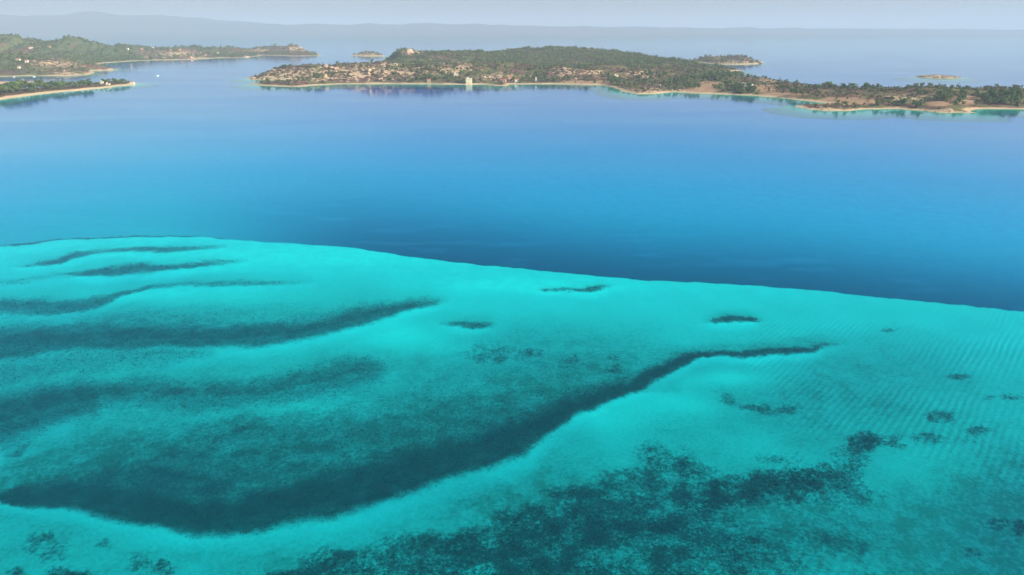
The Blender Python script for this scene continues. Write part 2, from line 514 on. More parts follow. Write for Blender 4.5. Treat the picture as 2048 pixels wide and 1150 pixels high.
M['seagrass'] = simple('seagrass_blades', (.04, .095, .085), .2, .8, .7, (.022, .05, .05))

def build_beds():
    # candidate points, spread evenly over the picture of the bank so that near ground gets finer growth
    n = 420000
    u = rng.random(n)
    rad = 95.0 * (560.0 / 95.0) ** u
    ang = (rng.random(n) - .5) * 2 * R(43)
    x, y = rad * np.sin(ang), rad * np.cos(ang)
    fields, depth, _, _, _ = bed_fields(x, y)
    names = [k for k in fields if k in BED_LABELS]
    stack = np.stack([fields[k] for k in names])
    best = stack.argmax(0)
    val = stack.max(0)
    clump = fbm(x / 1.7, y / 1.7, 3, 55)
    keep = rng.random(n) < np.clip(val * 1.1 - .12, 0, 1) * smooth(.34, .70, clump + .3 * val)
    for i, k in enumerate(names):
        m = keep & (best == i)
        if not m.any():
            continue
        cnt = int(m.sum())
        xs, ys, zs, rs = x[m], y[m], -depth[m], rad[m]
        nb = 4
        size = (.05 + .0007 * rs) * (.7 + .7 * rng.random(cnt))
        vs = np.zeros((cnt, nb, 3, 3))
        for b in range(nb):
            a = rng.random(cnt) * 6.283
            lean = (.5 + .9 * rng.random(cnt)) * size
            hgt = np.minimum(.6, (.5 + .6 * rng.random(cnt)) * size)
            wx, wy = np.cos(a + 1.57) * size * .45, np.sin(a + 1.57) * size * .45
            bx, by = xs + np.cos(a) * size * .2, ys + np.sin(a) * size * .2
            vs[:, b, 0] = np.stack([bx - wx, by - wy, zs - .03], -1)
            vs[:, b, 1] = np.stack([bx + wx, by + wy, zs - .03], -1)
            vs[:, b, 2] = np.stack([bx + np.cos(a) * lean, by + np.sin(a) * lean, np.minimum(zs + hgt, -.25)], -1)
        me = mesh_from('seagrass', vs.reshape(-1, 3), np.arange(cnt * nb * 3).reshape(-1, 3), M['seagrass'])
        put('seagrass', me, label=BED_LABELS[k], category='seagrass', kind='stuff')

build_beds()

# ================================================================== WATER
def build_water():
    L, F, B = 60000.0, 60000.0, -3000.0
    v = [(-L, B, 0), (L, B, 0), (L, F, 0), (-L, F, 0), (-L, B, -30), (L, B, -30), (L, F, -30), (-L, F, -30)]
    f = [(0, 1, 2, 3), (7, 6, 5, 4), (0, 4, 5, 1), (1, 5, 6, 2), (2, 6, 7, 3), (3, 7, 4, 0)]
    m, nt, out = new_mat('sea_water')
    g = N(nt, 'ShaderNodeNewGeometry')
    pos = g.outputs['Position']
    mp = N(nt, 'ShaderNodeMapping')
    mp.inputs['Rotation'].default_value = (0, 0, R(25))
    mp.inputs['Scale'].default_value = (1.0, 2.2, 1.0)
    nt.links.new(pos, mp.inputs['Vector'])
    n1 = noise(nt, mp.outputs[0], .55, 3, .5)
    n2 = noise(nt, mp.outputs[0], .08, 2, .5)
    calm = ramp01(nt, noise(nt, pos, .004, 3, .5), .35, .7)
    hgt = mth(nt, 'ADD', mth(nt, 'MULTIPLY', n1, .10), mth(nt, 'MULTIPLY', n2, .35))
    bmp = N(nt, 'ShaderNodeBump', Distance=1.0)
    nt.links.new(mth(nt, 'ADD', mth(nt, 'MULTIPLY', calm, .10), .10), bmp.inputs['Strength'])
    nt.links.new(hgt, bmp.inputs['Height'])
    gl = N(nt, 'ShaderNodeBsdfGlossy', Roughness=.06)
    nt.links.new(bmp.outputs[0], gl.inputs['Normal'])
    fr = N(nt, 'ShaderNodeFresnel', IOR=1.333)
    nt.links.new(bmp.outputs[0], fr.inputs['Normal'])
    fac = mth(nt, 'MULTIPLY', fr.outputs[0], mth(nt, 'SUBTRACT', 1.0, g.outputs['Backfacing']))
    lane = N(nt, 'ShaderNodeMapping')
    lane.inputs['Rotation'].default_value = (0, 0, R(-8))
    lane.inputs['Scale'].default_value = (.3, 1.0, 1.0)
    nt.links.new(pos, lane.inputs['Vector'])
    wind = ramp01(nt, noise(nt, lane.outputs[0], .012, 5, .6), .35, .68)
    fac = mth(nt, 'MULTIPLY', fac, mth(nt, 'ADD', mth(nt, 'MULTIPLY', wind, .16), .88))
    fac = mth(nt, 'MINIMUM', fac, 0.85)          # ruffled water never mirrors fully at grazing view
    nt.links.new(mixc(nt, ramp01(nt, fr.outputs[0], .12, .6), (.10, .82, 1.0), (.86, 1.0, 1.0)), gl.inputs['Color'])
    tr = N(nt, 'ShaderNodeBsdfTransparent')
    mx = N(nt, 'ShaderNodeMixShader')
    nt.links.new(fac, mx.inputs[0])
    nt.links.new(tr.outputs[0], mx.inputs[1])
    nt.links.new(gl.outputs[0], mx.inputs[2])
    nt.links.new(mx.outputs[0], out.inputs['Surface'])
    va = N(nt, 'ShaderNodeVolumeAbsorption')
    dens = max(WATER_ABSORB)
    va.inputs['Color'].default_value = (*[1 - c / dens for c in WATER_ABSORB], 1)
    va.inputs['Density'].default_value = dens
    nt.links.new(va.outputs[0], out.inputs['Volume'])
    me = mesh_from('sea', v, f, m)
    return put('sea', me, kind='structure')

build_water()

# ================================================================== LAND
def land_material():
    m, nt, out = new_mat('island_ground')
    g = N(nt, 'ShaderNodeNewGeometry')
    pos = g.outputs['Position']
    a = noise(nt, pos, .018, 4)
    b = noise(nt, pos, .11, 4, .65)
    c = noise(nt, pos, .5, 3)
    heath = mixc(nt, ramp01(nt, b, .35, .65), (.105, .062, .052), (.19, .125, .092))
    green = mixc(nt, ramp01(nt, c, .3, .7), (.085, .095, .042), (.19, .18, .085))
    col = mixc(nt, ramp01(nt, a, .42, .62), heath, green)
    rockf = mth(nt, 'MULTIPLY', ramp01(nt, mth(nt, 'ADD', b, mth(nt, 'MULTIPLY', attr(nt, 'rocky'), .28)), .70, .79), .9)
    rock = mixc(nt, c, (.40, .29, .17), (.66, .52, .34))
    col = mixc(nt, rockf, col, rock)
    col = mixc(nt, mth(nt, 'MULTIPLY', attr(nt, 'wooded'), .8), col, mixc(nt, ramp01(nt, b, .35, .65), (.050, .100, .050), (.110, .150, .065)))
    soil = mixc(nt, b, (.28, .17, .105), (.44, .31, .19))
    col = mixc(nt, attr(nt, 'soil'), col, soil)
    sand = mixc(nt, b, (.46, .33, .20), (.64, .49, .32))
    col = mixc(nt, attr(nt, 'sand'), col, sand)
    bmp = N(nt, 'ShaderNodeBump', Strength=.6, Distance=1.0)
    nt.links.new(b, bmp.inputs['Height'])
    d = N(nt, 'ShaderNodeBsdfDiffuse')
    nt.links.new(col, d.inputs['Color'])
    nt.links.new(bmp.outputs[0], d.inputs['Normal'])
    nt.links.new(d.outputs[0], out.inputs['Surface'])
    return m

M['land'] = land_material()
LANDS = []

class Land:
    def __init__(self, name, outline, ridges, step, base=2.0, beach=7.0, slope=.10, rough=1.0, soils=(), rocks=(), lagoons=(), base_reach=25.0, wooded=None):
        self.name = name
        poly = [tuple(ground(*p)) for p in outline]
        xs, ys = [p[0] for p in poly], [p[1] for p in poly]
        pad = 90.0
        self.x0, self.y0, self.step = min(xs) - pad, min(ys) - pad, step
        nx, ny = int((max(xs) + pad - self.x0) / step) + 2, int((max(ys) + pad - self.y0) / step) + 2
        gx, gy = np.meshgrid(self.x0 + np.arange(nx) * step, self.y0 + np.arange(ny) * step, indexing='ij')
        wx = gx + (fbm(gx / 22, gy / 22, 3, 3) - .5) * 16 * min(1, beach / 7)
        wy = gy + (fbm(gx / 22, gy / 22, 3, 8) - .5) * 16 * min(1, beach / 7)
        d, _, _ = poly_dist(wx, wy, poly, True)
        ins = inside(wx, wy, poly)
        for lg in lagoons:
            lp = [tuple(ground(*p)) for p in lg]
            d2, _, _ = poly_dist(wx, wy, lp, True)
            d = np.where(ins, np.minimum(d, d2), d)
            ins &= ~inside(wx, wy, lp)
        h = base * smooth(0, base_reach, d) + np.minimum(d * .16, .9)
        hill = np.zeros(gx.shape)
        for pts, rad in ridges:
            line = np.array([ground(p[0], p[1]) for p in pts])
            hs = np.array([height_for(*p) for p in pts])
            dd, par, _ = poly_dist(gx, gy, line)
            rz = np.interp(par, np.arange(len(hs)), hs)
            c = rz * np.exp(-(dd / rad) ** 2)
            hill = np.maximum(hill, c) + .25 * np.minimum(hill, c)
        taper = smooth(0, 55, d)
        rugged = (fbm(gx / 45, gy / 45, 4, 21) - .5)
        h = h + hill * taper * (1 + .5 * rugged) + rugged * 7 * rough * taper + (fbm(gx / 9, gy / 9, 2, 4) - .5) * 1.5 * rough * taper
        h = np.maximum(h, .15)
        h = np.where(ins, h, -d * slope - np.maximum(0, d - 18) * .12)
        self.h, self.d, self.ins, self.gx, self.gy = h, d, ins, gx, gy
        keep = (h > -9)
        f = grid_faces(nx, ny)
        kf = keep.ravel()[f].all(1)
        f = f[kf]
        used = np.unique(f)
        remap = np.full(nx * ny, -1)
        remap[used] = np.arange(len(used))
        v = np.stack([gx, gy, h], -1).reshape(-1, 3)[used]
        me = mesh_from(name, v, remap[f], M['land'], True)
        bw = beach * (.35 + 1.3 * fbm(gx / 35, gy / 35, 2, 12))
        sand = np.where(ins, 1 - smooth(bw * .8, bw * 1.15 + .5, d), 1.0)
        float_attr(me, 'sand', sand.ravel()[used])
        px, py = to_pixel(gx, gy, np.maximum(h, 0))
        soil = np.zeros(gx.shape)
        for sx, sy, rx, ry in soils:
            soil = np.maximum(soil, 1 - smooth(.5, 1.2, ((px - sx) / rx) ** 2 + ((py - sy) / ry) ** 2 + (fbm(gx / 15, gy / 15, 3, 2) - .5)))
        self.soil = soil
        float_attr(me, 'soil', soil.ravel()[used])
        rk = np.zeros(gx.shape)
        for sx, sy, rx, ry in rocks:
            rk = np.maximum(rk, np.exp(-(((px - sx) / rx) ** 2 + ((py - sy) / ry) ** 2)))
        self.rocky = rk
        float_attr(me, 'rocky', rk.ravel()[used])
        self.wooded = wooded(gx, gy, h, px, py, rk, soil) if wooded else np.zeros(gx.shape)
        float_attr(me, 'wooded', self.wooded.ravel()[used])
        self.obj = put(name, me, kind='structure')
        LANDS.append(self)

    def sample(self, arr, x, y):
        fx, fy = (np.asarray(x) - self.x0) / self.step, (np.asarray(y) - self.y0) / self.step
        nx, ny = self.h.shape
        ok = (fx >= 0) & (fy >= 0) & (fx < nx - 1) & (fy < ny - 1)
        ix, iy = np.clip(fx.astype(int), 0, nx - 2), np.clip(fy.astype(int), 0, ny - 2)
        tx, ty = fx - ix, fy - iy
        v = (arr[ix, iy] * (1 - tx) + arr[ix + 1, iy] * tx) * (1 - ty) + (arr[ix, iy + 1] * (1 - tx) + arr[ix + 1, iy + 1] * tx) * ty
        return np.where(ok, v, -50.0)

def locate(px, py):
    """first land point on the line of sight through that place of the photograph"""
    t_sea = CAM_H / max(1e-3, (FOCAL * SP + (py - 575) * CP)) if FOCAL * SP + (py - 575) * CP > 0 else 1e9
    u, v = px - 1024.0, py - 575.0
    dx, dy, dz = u, FOCAL * CP - v * SP, -FOCAL * SP - v * CP
    yy = np.arange(700, 4200, 2.0)
    t = yy / dy
    xs, zs = dx * t, CAM_H + dz * t
    best = None
    for L in LANDS:
        hh = L.sample(L.h, xs, yy)
        hit = np.nonzero((hh >= zs) & (hh > .05))[0]
        if len(hit) and (best is None or yy[hit[0]] < best[1]):
            i = hit[0]
            best = (xs[i], yy[i], float(hh[i]), L)
    return best

main = Land('island_terrain',
    [(492, 156), (500, 159), (530, 159.5), (560, 158.5), (598, 158), (592, 163), (570, 166), (530, 166.5), (498, 168), (520, 171), (560, 172.5), (600, 173), (640, 170), (680, 168),
     (760, 167.5), (860, 168), (930, 169), (970, 168.5), (985, 171), (1010, 171.5), (1020, 168.5), (1060, 168), (1120, 168), (1200, 170), (1230, 175), (1240, 182), (1275, 188),
     (1310, 187), (1345, 184), (1420, 187), (1500, 191), (1560, 195), (1620, 202), (1665, 208), (1640, 209), (1600, 210), (1590, 212), (1612, 218), (1650, 221), (1700, 221.5), (1735, 218), (1800, 218),
     (1850, 222), (1880, 225), (1915, 225), (1955, 226), (1935, 221), (1965, 218), (2048, 218), (2200, 221), (2420, 230),
     (2420, 190), (2200, 178), (2048, 178), (1900, 177), (1800, 177), (1700, 177), (1620, 173), (1575, 168), (1545, 164), (1500, 157), (1460, 152), (1440, 144), (1488, 141), (1430, 138.5), (1390, 131),
     (1330, 122), (1250, 115), (1170, 111), (1090, 109), (1000, 112), (900, 114), (800, 116), (768, 119), (766, 125), (775, 130), (700, 136), (620, 142), (560, 146), (520, 151)],
    [([(498, 158, 153), (530, 153, 146), (560, 151, 136), (640, 150, 133), (700, 148, 130), (760, 147, 129)], 75),
     ([(785, 127, 116), (815, 125, 103), (850, 124, 108), (930, 121, 105), (990, 120, 109), (1050, 117, 105), (1090, 116, 98), (1130, 116, 100), (1170, 118, 103), (1210, 120, 108), (1250, 123, 114), (1300, 128, 121), (1360, 134, 127)], 210),
     ([(640, 162, 155), (700, 160, 147), (760, 161, 138), (800, 160, 139), (900, 155, 131), (1000, 152, 132), (1100, 152, 135), (1130, 154, 138), (1200, 152, 136), (1300, 153, 140), (1400, 158, 149), (1480, 165, 158)], 105),
     ([(1545, 170, 166), (1600, 184, 178), (1700, 191, 184), (1750, 195, 186), (1850, 198, 184), (1900, 197, 185), (2048, 200, 189), (2300, 205, 193)], 65)],
    4.5, base=2.5, beach=5.5, wooded=lambda x, y, h, px, py, rk, so: np.maximum(smooth(1550, 1850, y) * smooth(.30, .5, fbm(x / 70, y / 70, 3, 41)), .6 * smooth(.5, .62, fbm(x / 110, y / 110, 3, 41))) * (1 - .85 * rk) * (1 - so),
    soils=[(1690, 203, 70, 9), (1530, 177, 30, 9), (1420, 170, 30, 8), (1400, 179, 40, 6), (1560, 190, 50, 6), (1200, 165, 45, 4), (1930, 200, 30, 10), (1880, 207, 30, 6), (1160, 164, 40, 3)],
    rocks=[(620, 148, 130, 18), (790, 140, 90, 22), (560, 150, 60, 14), (700, 145, 70, 20), (900, 135, 80, 20), (1000, 155, 60, 12), (820, 105, 30, 8), (1130, 145, 40, 16), (1190, 145, 30, 8), (1300, 180, 60, 8), (1280, 150, 60, 10), (1810, 195, 60, 10), (1640, 216, 50, 6), (1880, 220, 40, 5), (1540, 160, 40, 6)])

mainland = Land('mainland_terrain',
    [(-260, 160), (-100, 154), (0, 153), (60, 151.5), (130, 151.5), (178, 149.5), (188, 145), (182, 141.5), (205, 141), (236, 139.5), (215, 136), (190, 133), (200, 126.5), (262, 122), (310, 120), (360, 119.5), (405, 117.5),
     (440, 115.5), (480, 115.5), (515, 112.5), (522, 110), (545, 110.5), (590, 112), (638, 111.5), (640, 109), (600, 104), (540, 102), (460, 101), (380, 99), (280, 97.5), (150, 96), (0, 96), (-260, 98)],
    [([(-200, 122, 70), (-60, 118, 72), (20, 116, 76), (60, 114, 84), (100, 116, 92)], 200), ([(90, 118, 96), (145, 116, 81), (180, 116, 92), (230, 115, 98), (300, 110, 97), (380, 108, 96)], 110),
     ([(-100, 140, 118), (20, 138, 115), (100, 140, 122), (150, 144, 134)], 110),
     ([(300, 114, 105), (420, 110, 98), (500, 107, 98), (560, 106.5, 93), (590, 107, 92), (620, 108.5, 103)], 90)],
    7.0, base=3.0, beach=4.5, wooded=lambda x, y, h, px, py, rk, so: np.maximum((1 - smooth(230, 460, px)) * (1 - .7 * smooth(126, 146, py)), .5) * smooth(.26, .50, fbm(x / 80, y / 80, 3, 43)) * (1 - .8 * rk),
    rocks=[(590, 98, 40, 9), (520, 100, 30, 5), (350, 108, 80, 10), (110, 130, 70, 14), (150, 147, 60, 6), (220, 139, 20, 4), (390, 115, 40, 5)])

spit = Land('sandy_spit_terrain',
    [(-260, 238), (-60, 209), (0, 199.5), (60, 190), (120, 184), (180, 178.5), (230, 173), (268, 169), (280, 167.5), (262, 165), (235, 164.5), (200, 165), (180, 168), (130, 173), (80, 176.5), (30, 181), (-30, 188), (-260, 210)],
    [], 2.5, base=1.3, beach=8.0, rough=.25, base_reach=12)
bar = Land('sandbar_terrain',
    [(-260, 177), (-60, 170), (0, 167.5), (60, 167), (110, 166.8), (165, 167), (150, 165.6), (80, 164), (30, 163), (-60, 164), (-260, 167)],
    [], 3.0, base=.8, beach=26.0, rough=.15)
islet_b = Land('islet_terrain',
    [(1372, 123.5), (1400, 124.8), (1420, 126.5), (1445, 128.5), (1480, 128.8), (1512, 128), (1527, 126.5), (1515, 124), (1480, 121.5), (1430, 120.5), (1395, 121)],
    [([(1380, 122.5, 120), (1420, 123.5, 116), (1455, 124, 114.5), (1490, 125, 115.5), (1515, 126, 120)], 45)], 5.0, base=3.0, beach=5.0, rocks=[(1470, 124, 60, 5), (1515, 121, 16, 8)], base_reach=18)
islet_c = Land('skerry_terrain',
    [(1826, 153), (1840, 155), (1870, 156.5), (1900, 157), (1928, 156), (1915, 153.8), (1880, 152.5), (1850, 151.5)],
    [([(1845, 153.5, 151), (1880, 154.5, 151.5), (1905, 155, 152.5)], 18)], 3.0, base=1.6, beach=1.5, rocks=[(1877, 153, 60, 6)], base_reach=14)
islet_d = Land('far_islet_terrain',
    [(702, 111), (730, 112), (760, 112.5), (772, 113), (765, 110), (740, 109.2), (715, 109.5)],
    [([(715, 110.8, 107.5), (730, 110.8, 105.5), (750, 111, 107.5)], 40)], 6.0, base=3.0, beach=16.0, rocks=[(735, 108, 30, 4)])

# ------------------------------------------------------------------ far mountains
def build_mountains():
    prof = [(-900, 40), (-300, 30), (-100, 30), (0, 28), (60, 30), (130, 29), (200, 22), (240, 28), (300, 29), (360, 30), (430, 38), (500, 43), (580, 49), (640, 47), (700, 49), (740, 46), (800, 48),
            (850, 43), (900, 48), (950, 46.5), (1020, 50), (1100, 51), (1200, 53), (1300, 54.5), (1400, 55), (1550, 55.5), (1750, 56.5), (1950, 57.5), (2100, 60), (2200, 70), (2400, 90)]
    D0, D1 = 11200.0, 18500.0
    DM = 13600.0
    nx, ny = 520, 26
    vs = np.zeros((nx, ny, 3))
    pxs = np.linspace(-800, 2300, nx)
    py = np.interp(pxs, [p[0] for p in prof], [p[1] for p in prof])
    py = py + (fbm(pxs / 45, pxs * 0, 4, 19) - .5) * 5 * (pxs < 1600)
    for j in range(ny):
        yy = D0 + (D1 - D0) * j / (ny - 1)
        t = j / (ny - 1)
        x = (pxs - 1024) / FOCAL * (DM * CP) * (1 + .15 * (t - .3))
        k = (575 - py) / FOCAL
        top = CAM_H - DM * (SP - k * CP) / (CP + k * SP)
        shape = smooth(0, .34, t) * (1 - smooth(.36, 1, t))
        nn = fbm(x / 1000, np.full(nx, yy) / 1000, 4, 6)
        bell = math.exp(-((t - .32) / .09) ** 2)
        top = np.maximum(top, 0)
        hgt = top * shape * (1 - (1 - bell) * .9 * (nn - .1)) + (fbm(x / 220, np.full(nx, yy) / 220, 3, 16) - .5) * 24 * shape * np.clip(top / 120, .15, 1) - 6
        vs[:, j] = np.stack([x, np.full(nx, yy), hgt], -1)
    me = mesh_from('mountain_range', vs.reshape(-1, 3), grid_faces(nx, ny), simple('mountain_slope', (.045, .055, .045), .2, .002, .95, (.085, .075, .06)), True)
    put('mountains', me, kind='structure')

build_mountains()

# ================================================================== VEGETATION
def quads_from(centres, normals, size):
    n = len(centres)
    nrm = normals / np.linalg.norm(normals, axis=1, keepdims=True)
    a = np.cross(nrm, rng.normal(size=(n, 3)))
    a /= np.linalg.norm(a, axis=1, keepdims=True) + 1e-9
    b = np.cross(nrm, a)
    s = np.asarray(size).reshape(-1, 1)
    q = np.stack([centres - a * s - b * s * .7, centres + a * s - b * s * .7, centres + a * s * .8 + b * s * .8, centres - a * s * .8 + b * s * .8], 1)
    return q                                                     # n,4,3

def crown_quads(n, clumps, leaf, flat=1.0, low=.28):
    """leaf sprays spread through several lobes of a crown one unit high"""
    cs = []
    for i in range(clumps):
        a, rr = rng.random() * 6.283, math.sqrt(rng.random()) * .27
        z = low + .14 + (1 - low - .3) * rng.random()
        cs.append((math.cos(a) * rr, math.sin(a) * rr, z, .13 + .10 * rng.random()))
    cs.append((0, 0, .78, .17))
    cs = np.array(cs)
    pick = rng.integers(0, len(cs), n)
    d = rng.normal(size=(n, 3))
    d /= np.linalg.norm(d, axis=1, keepdims=True)
    rad = cs[pick, 3:4] * (.55 + .5 * rng.random((n, 1)))
    c = cs[pick, :3] + d * rad * np.array([1.15, 1.15, .8 * flat])
    return quads_from(c, d + rng.normal(size=(n, 3)) * .45 + np.array([0, 0, .35]), leaf * (.7 + .6 * rng.random(n)))

def trunk_mesh(name):
    bm = bmesh.new()
    def limb(p0, p1, r0, r1, seg=6):
        p0, p1 = Vector(p0), Vector(p1)
        q = (p1 - p0).to_track_quat('Z', 'Y')
        ring = []
        for p, r in ((p0, r0), (p1, r1)):
            ring.append([bm.verts.new(p + q @ Vector((math.cos(k * 6.283 / seg) * r, math.sin(k * 6.283 / seg) * r, 0))) for k in range(seg)])
        for k in range(seg):
            bm.faces.new((ring[0][k], ring[0][(k + 1) % seg], ring[1][(k + 1) % seg], ring[1][k]))
    jx, jy = random.uniform(-.03, .03), random.uniform(-.03, .03)
    limb((0, 0, -.08), (jx, jy, .34), .035, .024)
    limb((jx, jy, .33), (0, 0, .72), .024, .010)
    for k in range(5):
        a = k * 1.26 + random.random()
        z = .32 + .07 * k
        limb((jx, jy, z), (math.cos(a) * .24, math.sin(a) * .24, z + .16), .015, .005, 5)
    me = bpy.data.meshes.new(name)
    bm.to_mesh(me)
    bm.free()
    me.materials.append(M['bark'])
    return me

CROWNS, TRUNKS = [], []
for i in range(7):
    q = crown_quads(330, 7 + i % 3, .048, 1.0, .16 + .03 * (i % 3))
    CROWNS.append(mesh_from('pine_crown', q.reshape(-1, 3), np.arange(q.size // 3).reshape(-1, 4), M['pine']))
    TRUNKS.append(trunk_mesh('pine_trunk'))

tree_count = 0
PLACED = []
def tree(px, py, h_px, label, group, wide=1.0):
    """a pine whose foot shows at that place, h_px pixels tall"""
    global tree_count
    p = locate(px, py)
    if p is None:
        return None
    x, y, z, L = p
    if L.sample(L.d, x, y) < 3 or z < .4:
        return None
    hgt = h_px * math.hypot(x, y) / FOCAL
    root = bpy.data.objects.new('pine_tree', None)
    C.objects.link(root)
    root.location = (x, y, z)
    root.rotation_euler = (0, 0, random.random() * 6.28)
    w = hgt * wide * random.uniform(.92, 1.15)
    root.scale = (w, w * random.uniform(.9, 1.1), hgt)
    root.empty_display_size = .1
    root['label'], root['category'], root['group'] = label, 'tree', group
    i = tree_count % 7
    put('trunk', TRUNKS[i], root)
    put('crown', CROWNS[i], root)
    tree_count += 1
    PLACED.append((label, px, root))
    return root

ORD = ['first', 'second', 'third', 'fourth', 'fifth', 'sixth', 'seventh', 'eighth', 'ninth', 'tenth', 'eleventh', 'twelfth', 'thirteenth', 'fourteenth', 'fifteenth', 'sixteenth', 'seventeenth', 'eighteenth',
       'nineteenth', 'twentieth', 'twenty-first', 'twenty-second', 'twenty-third', 'twenty-fourth', 'twenty-fifth', 'twenty-sixth', 'twenty-seventh', 'twenty-eighth', 'twenty-ninth', 'thirtieth',
       'thirty-first', 'thirty-second', 'thirty-third', 'thirty-fourth', 'thirty-fifth', 'thirty-sixth', 'thirty-seventh', 'thirty-eighth', 'thirty-ninth', 'fortieth', 'forty-first', 'forty-second', 'forty-third', 'forty-fourth']
# row of pines on the sandy spit, from its tip outwards
spit_trees = []
for x in list(range(258, 242, -5)) + list(range(236, 204, -5)) + list(range(184, -6, -6)):
    base = np.interp(x, [0, 53, 105, 185, 206, 262], [190, 183.5, 179, 171.8, 167.6, 166.6])
    h = np.interp(x, [0, 30, 60, 100, 150, 185, 262], [15, 18, 17, 14, 12, 11, 6.5])
    spit_trees.append((x + random.uniform(-2, 2), base + random.uniform(-1.5, 1.2), h * random.uniform(.78, 1.12)))
spit_trees.sort(reverse=True)
k = 0
for x, y, h in spit_trees:
    if tree(x, y, h, '%s pine from the tip of the sandy spit' % ORD[min(k, 43)], 'pines along the sandy spit', 1.15):
        k += 1

# lone skyline trees on the low neck of the island
for x, y, h, w, lab in [
    (1565, 168, 5, 1.1, 'small lone pine on the low skyline beside the ploughed neck'), (1671, 178, 8, .9, 'slim lone pine on the skyline over the ploughed field'),
    (1686, 180, 11, 1.1, 'leaning skyline pine, first of a loose trio'), (1695, 181, 9, 1.2, 'low skyline pine in the middle of a loose trio'), (1706, 181, 8, 1.1, 'rounded skyline pine closing a loose trio'),
    (1732, 181, 13, 1.0, 'tallest skyline pine of a pair with see-through crown'), (1745, 180, 10, 1.1, 'shorter skyline pine of a pair beside the see-through one'),
    (1796, 180, 7, 1.1, 'small round pine on bare skyline, first of two'), (1811, 181, 8, 1.0, 'small round pine on bare skyline, second of two'), (1833, 183, 8, 1.1, 'pine at the start of the wooded rise'),
    (1638, 190, 8, 1.2, 'bushy pine alone above the reddish field'), (1954, 190, 9, 1.0, 'lone pine on the skyline between two woods'), (1910, 213, 9, 1.3, 'dark bushy pine standing just above the rocky shore'), (1926, 212, 8, 1.2, 'paler bushy pine next to the dark one by the shore'),
    (1951, 211, 8, 1.2, 'lone pine where the sandy cove begins'), (1592, 190, 12, 1.3, 'broad dark pine standing over the narrow field'), (1604, 192, 11, 1.2, 'broad pine at the edge of the narrow field'), (1582, 186, 10, 1.2, 'pine behind the broad one over the narrow field')]:
    tree(x, y, h, lab, 'lone pines on the low neck', w)

def clump(n, cx, cy, rx, ry, hmin, hmax, label, group, wide=1.1):
    pts = []
    for i in range(n):
        a, r = random.random() * 6.283, math.sqrt(random.random())
        pts.append((cx + math.cos(a) * r * rx, cy + math.sin(a) * r * ry))
    for x, y in pts:
        tree(x, y, random.uniform(hmin, hmax), label, group, wide * random.uniform(.9, 1.2))

clump(16, 1490, 180, 24, 8, 8, 12, 'dark pine in the grove hiding the white tents', 'grove around the white tents')
clump(8, 1790, 211, 46, 2.5, 6, 9, 'light green pine in the row behind the straight beach', 'row behind the straight beach')
clump(10, 1800, 209, 50, 3, 6, 9, 'light green pine in the row behind the straight beach', 'row behind the straight beach')
clump(14, 1890, 194, 17, 8, 8, 11, 'bluish pine in the small wood on the rise', 'small wood on the rise')
clump(8, 1922, 194, 12, 7, 8, 10, 'bluish pine in the small wood on the rise', 'small wood on the rise')
clump(7, 1843, 190, 14, 5, 6, 9, 'pine among pale rocks on the low rise', 'pines among pale rocks')
clump(40, 2008, 199, 44, 12, 8, 14, 'tall pine in the wood behind the sandy cove', 'wood behind the sandy cove')
clump(10, 1575, 178, 24, 3, 5, 7, 'scrubby pine on the skyline of the neck', 'scrubby pines on the neck')
clump(12, 1632, 178, 26, 3, 5, 7, 'scrubby pine on the skyline of the neck', 'scrubby pines on the neck')
clump(16, 1430, 155, 40, 4, 6, 9, 'pine in the belt along the crest of the narrow end', 'belt on the narrow end')
clump(16, 1310, 152, 26, 6, 6, 10, 'dark pine in the thicket above the bay slope', 'thicket above the bay slope')
clump(14, 1375, 163, 30, 7, 6, 9, 'pine in the hollow above the rocky foreshore', 'trees in the hollow')
clump(14, 1225, 165, 12, 6, 7, 10, 'dark pine in the grove at the end of the pink beach', 'grove at the pink beach')
clump(10, 1245, 172, 26, 4, 6, 9, 'dark pine in the grove at the end of the pink beach', 'grove at the pink beach')
clump(12, 1100, 160, 40, 4, 6, 9, 'pine behind the shoreline houses and the narrow beach', 'pines behind the narrow beach')
clump(8, 1385, 177, 14, 6, 7, 9, 'pine beside the small fields', 'pines beside the small fields')
clump(8, 1345, 177, 30, 4, 6, 8, 'pine beside the small fields', 'pines beside the small fields')
clump(14, 870, 160, 50, 5, 6, 9, 'green pine on the slope behind the cream house', 'pines behind the cream house')
clump(8, 640, 155, 14, 4, 6, 9, 'green pine in the gully near the narrow lagoon', 'pines near the narrow lagoon')
clump(6, 572, 137, 14, 2, 4, 6, 'pine on the knoll near the rocky tip', 'pines on the rocky knoll')
clump(10, 730, 134, 60, 3, 4, 7, 'pine on the ridge among granite outcrops', 'pines on the granite ridge')

